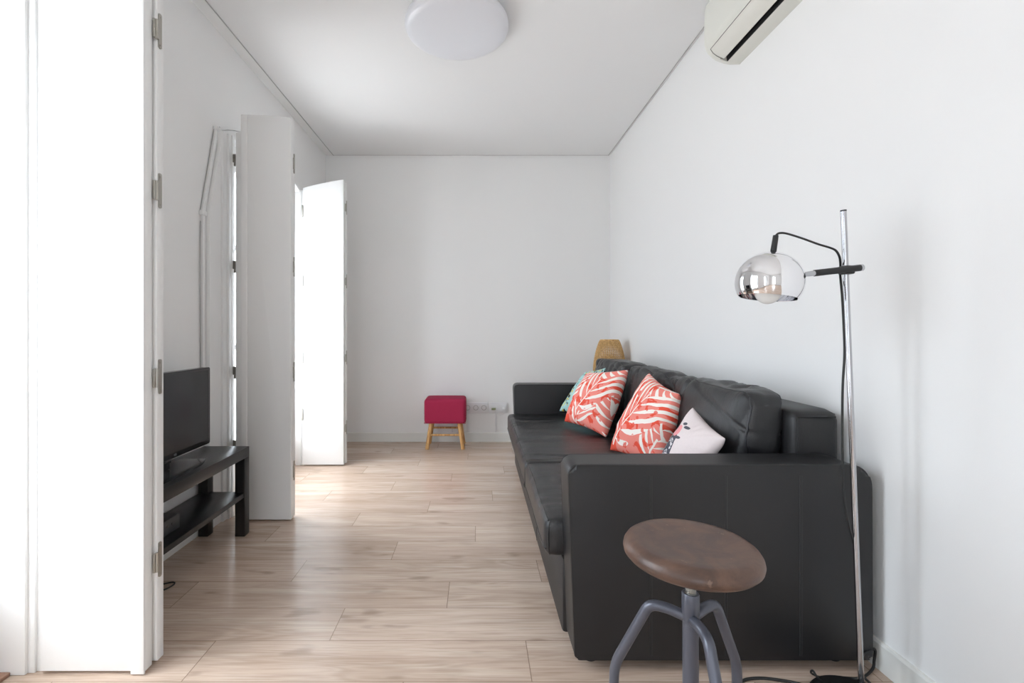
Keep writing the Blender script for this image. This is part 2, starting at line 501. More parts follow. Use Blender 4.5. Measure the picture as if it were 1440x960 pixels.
# french windows in the left wall
def window(num, y0, y1):
    """casing on the room face, lining in the reveal, two glazed sashes"""
    e = bpy.data.objects.new('window_%d' % num, None); COL.objects.link(e)
    e.location = (XL, (y0 + y1) / 2, 0); WLOC[e.name] = V(e.location); e['kind'] = 'structure'
    # casing with the upper near corner cut off along the cable duct
    A = arch(y0, y1, SPR, CRN)
    b = BM(); xf = XL + .035
    cw = .17
    prism(b, [(y0 - cw, 0), (y0, 0), (y0, SPR), (y0 - .04, SPR + .005), (y0 - cw, 1.68)], XL, xf, 'x', .004)
    prism(b, [(y1 + cw, 0), (y1 + cw, 1.68), (y1 + .04, SPR + .005), (y1, SPR), (y1, 0)], XL, xf, 'x', .004)
    O = arch(y0 - .04, y1 + .04, SPR + .008, CRN + .035)
    for (p, q), (p2, q2) in zip(zip(A, A[1:]), zip(O, O[1:])): prism(b, [p, q, q2, p2], XL, xf, 'x')
    # inner bead
    for yy, s in ((y0, -1), (y1, 1)):
        box(b, XL, xf + .012, min(yy, yy + s * .065), max(yy, yy + s * .065), 0, SPR, .004)
        box(b, XL, xf + .024, min(yy, yy + s * .028), max(yy, yy + s * .028), 0, SPR, .004)
    obj('casing', b, M['white_lacquer'], e, 25)
    b = BM()
    box(b, XO + .02, xf + .030, y0 - .001, y0 + .024, 0, SPR, .003)
    box(b, XO + .02, xf + .030, y1 - .024, y1 + .001, 0, SPR, .003)
    box(b, xf + .028, xf + .050, y1 - .014, y1 + .001, 0, SPR, .002); box(b, xf + .048, xf + .066, y1 - .006, y1 + .004, 0, SPR, .002)
    In = arch(y0, y1, SPR - .024, CRN - .024)
    for (p, q), (p2, q2) in zip(zip(A, A[1:]), zip(In, In[1:])): prism(b, [p2, q2, q, p], XO + .02, xf + .02, 'x')
    obj('lining', b, M['white_lacquer'], e, 25)
    b = BM(); box(b, XO, XL + .022, y0 + .024, y1 - .024, 0, .012, .003); obj('threshold', b, M['threshold'], e)
    ym = (y0 + y1) / 2
    for s, (ya, yb) in enumerate(((y0 + .026, ym - .002), (ym + .002, y1 - .026))):
        xa, xb = XO + .05, XO + .095
        top = 2.12
        b = BM(); st = .075
        box(b, xa, xb, ya, ya + st, .02, top, .004); box(b, xa, xb, yb - st, yb, .02, top, .004)
        box(b, xa, xb, ya + st, yb - st, .02, .30, .004)
        for zz in (.93, 1.55): box(b, xa, xb, ya + st, yb - st, zz, zz + .035, .004)
        box(b, xa, xb, ya + st, yb - st, top - .08, top, .004)
        fr_ = obj('sash', b, M['white_lacquer'], e, 25)
        b = BM()
        for z0, z1 in ((.30, .93), (.965, 1.55), (1.585, top - .08)):
            box(b, xa + .018, xa + .024, ya + st, yb - st, z0, z1)
        obj('pane', b, M['glass'], fr_)
    b = BM()     # fanlight frame up to the arch
    Ar = arch(y0 + .026, y1 - .026, 2.125, CRN - .03)
    prism(b, [(y0 + .026, 2.122)] + Ar[1:-1] + [(y1 - .026, 2.122)], XO + .05, XO + .095, 'x')
    obj('transom', b, M['white_lacquer'], e, 25)
    if num == 3:      # unseen leaf added over the near half to cut the daylight
        b = BM(); box(b, XL - .02, XL + .012, y0 + .026, ym, .015, SPR - .03, .003); obj('light_block_leaf', b, M['white_lacquer'], e, 25)
    return e
for i, (y0, y1) in enumerate(OPEN): window((3, 1, 2)[i], y0, y1)
# glazed rear door invented behind the camera to light the room
e = bpy.data.objects.new('window_4', None); COL.objects.link(e); e.location = (0, YR, 0); WLOC[e.name] = V(e.location); e['kind'] = 'structure'
xs = [RX0, RX1]
for xa, xb in zip(xs, xs[1:]):
    b = BM(); y0, y1 = YR - .12, YR - .07
    box(b, xa, xa + .07, y0, y1, .01, RZ1); box(b, xb - .07, xb, y0, y1, .01, RZ1)
    box(b, xa + .07, xb - .07, y0, y1, .01, .25); box(b, xa + .07, xb - .07, y0, y1, RZ1 - .08, RZ1)
    fr_ = obj('sash', b, M['white_lacquer'], e)
    b = BM(); box(b, xa + .07, xb - .07, y0 + .02, y0 + .026, .25, RZ1 - .08); obj('pane', b, M['glass'], fr_)

# ------------------------------------------------------------------ folding shutters
def ztop(side_t):            # height of the arch above the leaf: 0 at the hinge, 1 at the middle of the window
    w = .5; s = .085; R = (w * w + s * s) / (2 * s)
    x = w * (1 - side_t)
    return 2.240 - s + (math.sqrt(max(R * R - x * x, 0)) - (R - s))
def leaf_mesh(xa, ta, xb, tb, y0, y1, lip=None, skew=0.0):
    """a shutter leaf between X=xa and xb standing across the room; ta, tb position under the arch"""
    n = 12; b = BM()
    top = [(xa + (xb - xa) * i / n, ztop(ta + (tb - ta) * i / n)) for i in range(n + 1)]
    prism(b, [(xa, .010)] + top + [(xb, .010)], y0, y1, 'y', .003)
    if lip:
        x0, x1, ya, yb, dz = lip
        i0 = (x0 - xa) / (xb - xa); i1 = (x1 - xa) / (xb - xa)
        za = ztop(ta + (tb - ta) * i0); zb = ztop(ta + (tb - ta) * i1)
        prism(b, [(x0, .010 - dz), (x1, .010 - dz), (x1, zb), (x0, za)], ya, yb, 'y', .003)
    return b
def hinge(parent, x, y, z, s=1.0, face=1):
    """T-shaped butt hinge: long plate on one leaf edge, short plate and knuckle on the other"""
    b = BM()
    box(b, x, x + .003, y + .004, y + .019, z - .052, z + .052, .0012)
    for zz in (z - .042, z + .042): lathe(b, [(0, .0042), (.003, .004), (.003, 0)], (0, 0, 0), 10)
    # screws are moved onto the plate
    n = len(b.verts)
    b.verts.ensure_lookup_table()
    half = 21
    for v in b.verts[n - 2 * half:]:
        pass
    box(b, x, x + .003, y - .018, y + .002, z - .030, z + .030, .0012)
    tube(b, [(x + .004, y + .001, z - .030), (x + .004, y + .001, z + .030)], .0048, 10)
    return obj('hinge', b, M['hinge_steel'], parent)
def hinge2(parent, x, y, z):
    b = BM()
    # long plate on the far leaf
    poly = rpoly([(y + .005, z - .055), (y + .019, z - .055), (y + .019, z + .055), (y + .005, z + .055)], [.006] * 4, 4)
    prism(b, poly, x + .0005, x + .0035, 'x')
    box(b, x - .004, x + .0028, y - .014, y + .008, z - .032, z + .026, .0008)
    tube(b, [(x + .003, y - .003, z - .033), (x + .003, y - .003, z + .027)], .0052, 12)
    for zz in (-.044, .044): tube(b, [(x + .0005, y + .012, z + zz), (x + .0050, y + .012, z + zz)], .0032, 10)
    return obj('hinge', b, M['hinge_steel'], parent)
HZ = (.325, .875, 1.50, 1.965)
def shutter(label, group, x_h, x_f, x_e, y1, y2, front, hz, hingegap, lips):
    """leaf at the jamb (x_h..x_f at depth y1) with a second leaf folded against it (x_f..x_e at depth y2)"""
    t = thing('folding_shutter', ((x_h + x_f) / 2, (y1 + y2) / 2, 0), label, 'shutter', group)
    l1 = obj('leaf', leaf_mesh(x_h, .02, x_f, .56, y1, y1 + .032, lips[0]), M['white_lacquer'], t, 25)
    l2 = obj('leaf', leaf_mesh(x_e, 1.0 if y2 < y1 else .08, x_f + .006, .56 if y2 < y1 else .54, y2, y2 + .032, lips[1]), M['white_lacquer'], t, 25)
    ynear = min(y1, y2) + .032; yfar = max(y1, y2)
    for z in hz:
        hinge2(t, x_f + (.0062 if y2 > y1 else .0005), yfar - .001, z)
    return t, l1, l2
G = 'white folding window shutters'
# far jamb of the near window: leaf at the jamb in front, second leaf folded behind it
tA, _, _ = shutter('tall white folding shutter nearest the camera, bright face cropped by the top of the photo', G, -1.334, -1.017, -1.30, 1.412, 1.456, 1, (.326, .905, 1.494, 2.0), 0,
    [(-1.058, -1.017, 1.406, 1.415, .006), None])
for z in ():
    b = BM(); box(b, -1.349, -1.333, 1.415, 1.432, z - .045, z + .045, .001); obj('hinge', b, M['hinge_steel'], tA)
# near jamb of the second window: the folded leaf faces the camera
tB, _, _ = shutter('grey shaded white shutter standing beside the black television bench', G, -1.358, -1.036, -1.305, 2.590, 2.545, 1, (.265, .82, 1.41, 1.99), 0,
    [None, (-1.305, -1.270, 2.541, 2.550, 0)])
for z in (.40, .815, 1.41, 2.01):
    b = BM(); box(b, -1.379, -1.3575, 2.600, 2.606, z - .012, z + .034, .001); box(b, -1.372, -1.3575, 2.597, 2.609, z - .034, z - .012, .001)
    obj('hinge', b, M['hinge_pin'], tB)
# far jamb of the second window, bright
tC, _, _ = shutter('brightly lit white shutter farthest from the camera, arched top, near the red stool', G, -1.358, -1.043, -1.30, 3.590, 3.634, 1, (.29, .84, 1.44, 2.02), 0,
    [None, None])
for z in (.40, .84, 1.44, 1.98):
    b = BM(); box(b, -1.366, -1.357, 3.584, 3.606, z - .045, z + .045, .001); obj('hinge', b, M['hinge_steel'], tC)

# cable duct that climbs beside the casing of the second window
d = thing('cable_duct', (XL, 2.43, .46), 'thin white cable duct climbing the left wall above the television', 'cable duct')
b = BM()
P = [(XL + .010, 2.424, .46), (XL + .010, 2.424, 1.665)]
box(b, XL, XL + .016, 2.404, 2.428, .46, 1.655, .003)
obj('duct_segment', b, M['white_lacquer'], d)
b = BM()
prism(b, [(2.402, 1.672), (2.428, 1.672), (2.552, 2.150), (2.526, 2.150)], XL, XL + .016, 'x', .003); obj('duct_segment', b, M['white_lacquer'], d)
b = BM()
pts = [(p[0], p[1]) for p in arch(2.562, 3.67, SPR + .012, CRN + .045)]
for p, q in list(zip(pts, pts[1:])): prism(b, [p, q, (q[0], q[1] + .018), (p[0], p[1] + .018)], XL, XL + .016, 'x')
obj('duct_segment', b, M['white_lacquer'], d)
for (y, z) in ((2.414, 1.664), (2.545, 2.158)):
    b = BM(); box(b, XL, XL + .022, y - .022, y + .022, z - .012, z + .012, .003); obj('duct_joint', b, M['white_lacquer'], d)
b = BM(); tube(b, smooth([(XL + .006, 2.400, .46), (XL + .006, 2.398, 1.0), (XL + .006, 2.394, 1.4), (XL + .005, 2.400, 1.62)]), .0028, 6)
tube(b, smooth([(XL + .004, 2.399, 1.68), (XL + .004, 2.46, 1.91), (XL + .004, 2.523, 2.15)]), .0022, 6)
obj('cable', b, M['shade_cable_grey'], d)

# ------------------------------------------------------------------ sofa
Y0, Y1, Y2, Y3 = 1.42, 1.553, 3.55, 3.683
sofa = thing('sofa', (.74, 2.55, 0), 'long black leather three seat sofa along the right wall', 'sofa')
def arm(ya, yb, outer):
    b = BM()
    prof = rpoly([(.298, .038), (.276, .638), (1.212, .638), (1.214, .038)], [.02, .042, .075, .02], 10)
    prism(b, prof, ya, yb, 'y', .014, 3)
    # piping on both rims
    for yy, s in ((ya + .010, -1), (yb - .010, 1)):
        path = []
        for i, p in enumerate(prof):
            tg = (V(prof[(i + 1) % len(prof)]) - V(prof[i - 1])).normalized(); nn = V((-tg.y, tg.x))
            if nn.dot(V((.745, .34)) - V(p)) < 0: nn = -nn
            q = V(p) + nn * .0035; path.append((q.x, yy + s * .0035, q.y))
        tube(b, path, .0042, 6, closed=True)
    yo = ya if outer < 0 else yb
    for x in (.529, .760, .990):
        tube(b, [(x, yo, .052), (x, yo, .605)], .0019, 6)
        tube(b, [(x + .006, yo + .0002 * outer, .052), (x + .006, yo, .605)], .0007, 5, mi=1)
    return obj('armrest', b, [M['leather_flat'], M['thread']], sofa, 35)
arm(Y0, Y1, -1); arm(Y2, Y3, 1)
def ridged(p): return 1 - abs(noise.noise(p)) * 2
def softbox(b, c, h, r, n, bul, wr, seed, tilt=0, seams=()):
    """rounded cushion; c centre, h half sizes, bul outward bulge per axis (-x,+x,-y,+y,-z,+z), wr wrinkle function"""
    c = V(c); h = V(h); seed = V((seed * 7.3, seed * 3.1, seed * 5.7))
    RT = Matrix.Rotation(tilt, 3, 'Y')
    def dfm(p):
        q = V([max(-(h[i] - r), min(h[i] - r, p[i] * h[i])) for i in range(3)])
        dd = V([p[i] * h[i] for i in range(3)]) - q
        if dd.length > 1e-6: q = q + dd.normalized() * r
        u = V([q[i] / h[i] for i in range(3)])
        g = lambda t: max(0, 1 - t * t)
        off = V((0, 0, 0))
        for ax in range(3):
            o1, o2 = (ax + 1) % 3, (ax + 2) % 3
            k = bul[2 * ax + (1 if u[ax] > 0 else 0)]
            off[ax] += (u[ax]) * k * (g(u[o1]) ** .6) * (g(u[o2]) ** .6)
        q = q + off
        q = q + wr(u, q, seed)
        return c + RT @ q
    def spaced(m, hh):
        # finer steps at the rounded rims
        k = [i / m * 2 - 1 for i in range(m + 1)]
        return [math.copysign(abs(t) ** .8, t) for t in k]
    S = [spaced(n[i], h[i]) for i in range(3)]
    cache = {}
    def vert(i, j, k):
        key = (i, j, k)
        if key not in cache: cache[key] = b.verts.new(dfm(V((S[0][i], S[1][j], S[2][k]))))
        return cache[key]
    N = n
    for i in range(N[0]):
        for j in range(N[1]):
            for k in (0, N[2]): b.faces.new((vert(i, j, k), vert(i + 1, j, k), vert(i + 1, j + 1, k), vert(i, j + 1, k)))
    for i in range(N[0]):
        for k in range(N[2]):
            for j in (0, N[1]): b.faces.new((vert(i, j, k), vert(i + 1, j, k), vert(i + 1, j, k + 1), vert(i, j, k + 1)))
    for j in range(N[1]):
        for k in range(N[2]):
            for i in (0, N[0]): b.faces.new((vert(i, j, k), vert(i, j + 1, k), vert(i, j + 1, k + 1), vert(i, j, k + 1)))
    for path in seams:
        tube(b, [dfm(V(p)) for p in path], .0032, 6)
def crease(p, w=.16):
    return max(0, 1 - abs(noise.noise(p)) / w)
def seat_wr(u, q, s):
    front = max(0, -u.x)
    a_ = noise.noise(V((q.x * 2.0, q.y * 12, 0)) + s)
    cr = crease(V((q.x * 2.4, q.y * 9, 5)) + s, .18) * max(0, noise.noise(V((q.x * 3, q.y * 4, 9)) + s) + .35)
    b_ = noise.noise(V((q.x * 3, q.y * 3, 7)) + s)
    z = (a_ * .006 - cr * .012 + b_ * .006) * (1 if u.z > .2 else .15)
    return V((b_ * .003 * front, 0, z))
line = lambda f, n=24: [f(i / n * 2 - 1) for i in range(n + 1)]
for ya, yb, sd, ny in ((Y1 + .003, 2.226, 1, 44), (2.232, Y2 - .003, 2, 80)):
    b = BM()
    softbox(b, ((.228 + 1.02) / 2, (ya + yb) / 2, .352), ((1.02 - .228) / 2, (yb - ya) / 2, .067), .030, (36, ny, 8),
            (.004, 0, 0, 0, 0, .010), seat_wr, sd,
            seams=[line(lambda t: (-.985, t * .97, 1.0), 40), line(lambda t: (-1.0, t * .97, -.60), 40), [(-.97, -.985, z_ / 5 - 1) for z_ in range(11)]])
    obj('seat_cushion', b, M['leather'], sofa, 60)
b = BM(); box(b, .284, 1.06, Y1 + .002, Y2 - .002, .032, .284, .012, 2)
tube(b, [(.2845, 2.23, .04), (.2845, 2.23, .28)], .002, 6)
obj('sofa_base', b, M['leather_flat'], sofa)
b = BM()
softbox(b, (1.142, (Y1 + Y2) / 2, .43), (.083, (Y2 - Y1) / 2 - .002, .352), .032, (8, 30, 16), (0, 0, 0, 0, 0, .004), lambda u, q, s: V((0, 0, 0)), 5,
        seams=[[(-.80, -1, -1 + i * .2) for i in range(10)] + [(-.80 + i * .16, -1, .94) for i in range(11)]])
obj('back_frame', b, M['leather_flat'], sofa, 60)
def back_wr(u, q, s):
    slant = q.y * 11 + (q.z * 5 if u.x < 0 else 0)
    a_ = noise.noise(V((slant, q.z * 2.2, q.x * 2)) + s)
    cr = crease(V((q.y * 7 + q.z * 2.5, q.z * 2.0, q.x * 3)) + s, .20)
    cr2 = crease(V((q.y * 4 - q.z * 6, q.z * 5, 8)) + s, .12)
    b_ = noise.noise(V((q.y * 3, q.z * 3, q.x * 3)) + s)
    edge = max(abs(u.z) ** 2, abs(u.y) ** 4, .30)
    d_ = (a_ * .016 - cr * .020) * edge - cr2 * .012 * edge + b_ * .014
    ddir = V((-1 if u.x < 0 else .6, 0, .0)) * (1 - abs(u.z) ** 6) + V((0, 0, u.z)) * .8
    sag = -.012 * (u.y ** 4) * (1 if u.z > 0 else 0)
    return ddir * d_ + V((0, 0, sag))
for ya, yb, sd, zt in ((1.605, 2.232, 11, .838), (2.222, 2.900, 12, .835), (2.890, 3.546, 13, .850)):
    b = BM()
    softbox(b, (.994 if sd < 13 else .978, (ya + yb) / 2, (.432 + zt) / 2), (.066 if sd < 13 else .082, (yb - ya) / 2, (zt - .432) / 2), .026, (12, 72, 52),
            (.062, .008, .006, .006, 0, .008), back_wr, sd, math.radians(4),
            seams=[[(-.92, -.985, z_ / 10 - 1) for z_ in range(21)], line(lambda t: (-.92, t * .96, .985), 40), line(lambda t: (.9, t * .96, .985), 40)])
    obj('back_cushion', b, M['leather'], sofa, 60)
for x in (.36, 1.14):
    for y in (1.49, 3.61):
        b = BM(); lathe(b, [(0, 0), (.022, 0), (.026, .045), (0, .045)], (x, y, 0), 20); obj('foot', b, M['black_plastic'], sofa)
b = BM(); tube(b, smooth([(.262, 2.31, .292), (.240, 2.315, .276), (.236, 2.33, .268), (.240, 2.345, .276), (.262, 2.35, .292)]), .006, 8)
obj('pull_loop', b, M['black_plastic'], sofa)

# ------------------------------------------------------------------ throw pillows
def pillow(name, label, group, BL, BR, TR, TL, T, mat, seed, pinch=.07):
    BL, BR, TR, TL = map(V, (BL, BR, TR, TL))
    nrm = ((BR - BL).cross(TL - BL) + (TR - TL).cross(TR - BR)).normalized()
    N = 40; b = BM(); uvl = b.loops.layers.uv.new('UVMap')
    sd = V((seed * 3.3, seed * 1.7, seed))
    def P(u, v, s):
        uu_ = u * (1 - pinch * (1 - v * v)); vv = v * (1 - pinch * (1 - u * u))
        x, y = (uu_ + 1) / 2, (vv + 1) / 2
        base = BL * (1 - x) * (1 - y) + BR * x * (1 - y) + TR * x * y + TL * (1 - x) * y
        f = (max(0, 1 - u * u) * max(0, 1 - v * v)) ** .42
        rr_ = math.atan2(v, u); rad = max(abs(u), abs(v))
        w = noise.noise(V((u * 1.6, v * 1.6, s)) + sd) * .010 * f ** .5
        w += noise.noise(V((math.cos(rr_) * 5, math.sin(rr_) * 5, rad * 1.2)) + sd) * .010 * rad ** 2 * (1 - rad ** 8)
        return base + nrm * (s * T * f + w * s)
    g = lambda i: math.sin((i / N * 2 - 1) * PI / 2) * .6 + (i / N * 2 - 1) * .4
    for s in (1, -1):
        grid = [[b.verts.new(P(g(i), g(j), s)) for j in range(N + 1)] for i in range(N + 1)]
        for i in range(N):
            for j in range(N):
                q = [(i, j), (i + 1, j), (i + 1, j + 1), (i, j + 1)]
                f = b.faces.new([grid[a_][c_] for a_, c_ in q])
                for lp, (a_, c_) in zip(f.loops, q): lp[uvl].uv = ((g(a_) + 1) / 2, (g(c_) + 1) / 2)
    bmesh.ops.remove_doubles(b, verts=b.verts, dist=.0002)
    return tag(obj(name, b, mat, None, 80), label, 'pillow', group)
pillow('throw_pillow', 'pale teal pillow with black and yellow marks, deepest into the sofa behind a coral one', None,
       (.605, 3.425, .455), (.77, 3.14, .455), (.885, 3.16, .80), (.795, 3.41, .745), .060, M['teal_print'], 1)
pillow('throw_pillow', 'coral palm leaf pillow leaning in front of the pale teal pillow', 'coral palm leaf pillows',
       (.570, 3.035, .455), (.735, 2.655, .438), (.893, 2.745, .818), (.742, 3.13, .765), .085, M['palm_left'], 2)
pillow('throw_pillow', 'coral palm leaf pillow in the middle of the sofa, beside the pale pink pillow', 'coral palm leaf pillows',
       (.672, 2.345, .445), (.800, 1.985, .445), (.878, 2.015, .775), (.885, 2.385, .832), .085, M['palm_right'], 3)
pillow('throw_pillow', 'small pale pink pillow with a printed grey bird behind the near armrest', None,
       (.715, 1.885, .452), (.700, 1.630, .452), (.862, 1.612, .675), (.898, 1.915, .735), .060, M['pink_print'], 4)

# ------------------------------------------------------------------ screw stool in the foreground
SX, SY = .468, 1.017
st = thing('screw_stool', (SX, SY, 0), 'round brown wooden screw stool with grey metal legs in front of the sofa', 'stool')
b = BM()
lathe(b, [(0, .5835), (.06, .5835), (.098, .5855), (.116, .5875), (.127, .5860), (.1355, .580), (.1405, .572), (.142, .5645), (.1405, .557), (.134, .550), (.121, .546), (0, .546)], (SX, SY, 0), 72)
obj('seat', b, M['seat_wood'], st, 60)
b = BM()
prof = [(0, .36)]
z = .36
while z < .546:
    prof += [(.0095, z), (.0115, z + .0014), (.0095, z + .0028)]; z += .0036
prof += [(.0095, .546), (0, .546)]
lathe(b, prof, (SX, SY, 0), 24); lathe(b, [(0, .540), (.05, .540), (.05, .5465), (0, .5465)], (SX, SY, 0), 32)
obj('screw', b, M['steel'], st, 30)
b = BM()
lathe(b, [(0, .10), (.0165, .10), (.0168, .425), (.0168, .426)], (SX, SY, 0), 32)
lathe(b, [(.0165, .412), (.0182, .416), (.0182, .472), (.0168, .4745), (.012, .4745), (.012, .41)], (SX, SY, 0), 32)
obj('column', b, M['gunmetal'], st, 40)
for deg in (28, 152, 268):
    c_, s_ = math.cos(math.radians(deg)), math.sin(math.radians(deg))
    at = lambda r, z: (SX + c_ * r, SY + s_ * r, z)
    b = BM()
    tube(b, bend([at(.012, .420), at(.048, .428), at(.086, .426), at(.164, .262), at(.170, .02)], .028, 8), .0115, 16)
    leg = obj('leg', b, M['gunmetal'], st, 60)
    b = BM(); lathe(b, [(0, 0), (.013, 0), (.015, .004), (.015, .026), (0, .026)], at(.170, 0), 20); obj('foot_cap', b, M['black_plastic'], leg)

# ------------------------------------------------------------------ floor lamp
lb = V((1.062, 1.268, 0))
fl = thing('floor_lamp', lb, 'slim chrome floor lamp with a mirrored globe shade beside the sofa', 'lamp')
b = BM(); lathe(b, [(0, 0), (.128, 0), (.130, .004), (.127, .012), (.03, .0165), (0, .0165)], lb, 56); obj('base', b, M['black_plastic'], fl, 30)
p0 = V((1.088, 1.31, .012)); p1 = V((1.036, 1.31, 1.388))
b = BM(); tube(b, [p0, p1], .0073, 20); lathe(b, [(0, 0), (.014, 0), (.014, .02), (.009, .026), (0, .026)], p0, 24)
obj('pole', b, M['chrome_soft'], fl, 40)
b = BM(); tube(b, [p1, p1 + (p1 - p0).normalized() * .004], .0076, 16); obj('pole_cap', b, M['black_plastic'], fl)
def at(x, y, dd): return V(((x - 672) / F * dd, dd, H - (y - 465) / F * dd))
D = 1.296
a0 = at(1209, 376.5, D); a1 = at(1145, 384, D); a2 = at(1113, 388, D)
b = BM(); tube(b, [a0, a1], .0092, 20); obj('arm_grip', b, M['black_plastic'], fl, 40)
b = BM(); tube(b, [a0, a0 + (a0 - a1).normalized() * .007], .0094, 20); obj('grip_cap', b, M['chrome_soft'], fl, 40)
b = BM(); tube(b, [a1, a1 + (a2 - a1) * .62], [.0078, .0060], 16); obj('arm_sleeve', b, M['chrome_soft'], fl, 40)
gc = at(1081.5, 396.5, D + .006); GR = .0855
b = BM(); tube(b, [a1 + (a2 - a1) * .60, a1 + (a2 - a1) * .85, gc + (a2 - gc).normalized() * (GR - .003)], [.0055, .0050, .003], 14)
obj('swivel_joint', b, M['black_plastic'], fl, 40)
b = BM(); pc = p0 + (p1 - p0) * ((at(1189, 379, D).z - p0.z) / (p1.z - p0.z)); box(b, pc.x - .014, pc.x + .014, D - .004, 1.322, pc.z - .012, pc.z + .012, .004)
obj('pole_clamp', b, M['black_plastic'], fl)
# globe: open sphere, cut below, axis leaning slightly
axis = V((.13, .02, 1)).normalized()
cut = math.radians(121)
b = BM()
prof = [(GR * math.sin(cut * i / 40), GR * math.cos(cut * i / 40)) for i in range(41)]
inner = [((GR - .0022) * math.sin(cut * i / 40), (GR - .0022) * math.cos(cut * i / 40)) for i in range(40, -1, -1)]
prof = [(max(r, 0), z) for r, z in prof]
lathe(b, [(0 if r < 1e-5 else r, z) for r, z in prof + inner], gc, 64, axis=axis)
shade = obj('globe_shade', b, M['chrome'], fl, 40)
b = BM(); rb = .033
lathe(b, [(0, -.062)] + [(rb * math.sin(t), -.029 - rb * math.cos(t)) for t in [PI * k / 20 for k in range(1, 15)]] + [(.014, .0), (.014, .03), (0, .03)], gc, 32, axis=axis)
obj('bulb', b, M['bulb'], fl, 40)
h0 = at(1087, 357, D); h1 = at(1091, 331, D)
b = BM(); tube(b, [h0 - (h1 - h0) * .05, h0 + (h1 - h0) * .12, h0 + (h1 - h0) * .14, h1], [.0055, .0055, .0078, .0070], 16); obj('socket_grip', b, M['black_plastic'], fl, 30)
cordpts = [h1 - (h1 - h0) * .05, at(1092.5, 329.5, D), at(1097, 327.5, D), at(1107, 328.5, D), at(1128, 335, D), at(1150, 343, D), at(1168, 348.5, D), at(1176, 353, D), at(1181, 363, D), at(1182, 378, D + .03), at(1181.5, 386, D + .03), at(1184.5, 420, D), at(1187, 470, D), at(1187.5, 500, D), at(1185, 545, D), at(1184.5, 600, D), at(1185, 660, D), at(1187.5, 705, D), at(1194, 740, D), at(1202, 775, D + .03), at(1204, 830, D + .035), at(1206, 880, D + .035), V((1.13, 1.36, .13)), V((1.14, 1.375, .05)), V((1.135, 1.375, .020)), V((1.10, 1.385, .0045)), V((1.05, 1.386, .0045)), V((1.012, 1.40, .012)), V((1.006, 1.388, .030)), V((1.012, 1.376, .018)), V((1.03, 1.374, .006)), V((1.042, 1.362, .012)), V((1.032, 1.335, .022)), V((1.010, 1.30, .022)), V((1.005, 1.27, .022)), V((1.03, 1.235, .022))]
b = BM(); tube(b, smooth(cordpts, 8), .0030, 8); obj('lamp_cord', b, M['cord'], fl, 80)
fc = [V((1.02, 1.25, .0205)), V((.985, 1.315, .0215)), V((.945, 1.36, .012)), V((.90, 1.385, .0045)), V((.85, 1.392, .0045)), V((.80, 1.385, .0045)), V((.765, 1.36, .0045)), V((.76, 1.31, .0045)), V((.78, 1.25, .0045))]
b = BM(); tube(b, smooth(fc, 8), .0042, 8)
tube(b, smooth([V((1.165, 1.30, .0045)), V((1.168, 1.34, .0045)), V((1.164, 1.37, .0045)), V((1.162, 1.395, .014)), V((1.172, 1.412, .05)), V((1.222, 1.425, .07)), V((1.226, 1.43, .03)), V((1.215, 1.425, .006)), V((1.15, 1.392, .0045)), V((1.08, 1.397, .0045))], 8), .0038, 8)
obj('floor_cord', b, M['cord'], fl, 80)

# ------------------------------------------------------------------ television bench
tb = thing('television_bench', (-1.308, 1.955, 0), 'low black bench with a shelf under the television', 'bench')
bx0, bx1, by0, by1 = -1.428, -1.190, 1.515, 2.408
b = BM(); box(b, bx0, bx1, by0, by1, .398, .450, .002); obj('bench_top', b, M['black_board'], tb)
for x in (bx0, bx1 - .05):
    for y in (by0, by1 - .05):
        b = BM(); box(b, x + .0005, x + .0495, y + .0005, y + .0495, 0, .3985, .0015); obj('leg', b, M['black_board'], tb)
b = BM(); box(b, bx0 + .004, bx1 - .004, by0 + .02, by1 - .03, .198, .222, .0015); obj('shelf', b, M['black_board'], tb)
# television
TX = -1.300
tv = thing('television', (TX, 1.93, .45), 'flat black television standing on the low black bench', 'television')
ty0, ty1, tz0, tz1 = 1.615, 2.243, .507, .874
b = BM(); prism(b, rpoly([(ty0, tz0), (ty1, tz0), (ty1, tz1), (ty0, tz1)], [.006] * 4, 4), TX - .034, TX, 'x', .003); box(b, TX - .06, TX - .03, 1.72, 2.14, .55, .80, .012)
obj('housing', b, M['bezel'], tv)
b = BM(); box(b, TX - .002, TX + .0008, ty0 + .014, ty1 - .014, tz0 + .022, tz1 - .013); obj('screen', b, M['tv_screen'], tv)
b = BM(); box(b, TX - .028, TX - .008, 1.895, 1.965, .462, .52, .004); box(b, TX - .004, TX + .001, 1.90, 1.96, .492, .508, .002); obj('neck', b, M['black_gloss'], tv)
b = BM()
foot = [(TX + .072 - .0 * t * t - .030 * (t ** 4), 1.93 + t * .205) for t in [i / 12 * 2 - 1 for i in range(13)]]
back_ = [(TX - .075 + .01 * t * t, 1.93 + t * .205) for t in [1 - i / 12 * 2 for i in range(13)]]
prism(b, foot + back_, .450, .461, 'z', .003); obj('stand', b, M['black_gloss'], tv)
b = BM(); tube(b, smooth([(TX - .05, 1.80, .60), (TX - .085, 1.74, .50), (-1.434, 1.75, .42), (-1.40, 1.86, .345), (-1.33, 1.955, .375), (-1.31, 1.925, .388), (-1.33, 1.84, .34), (-1.36, 1.76, .285)]), .0032, 8); obj('cable', b, M['cord'], tv, 80)
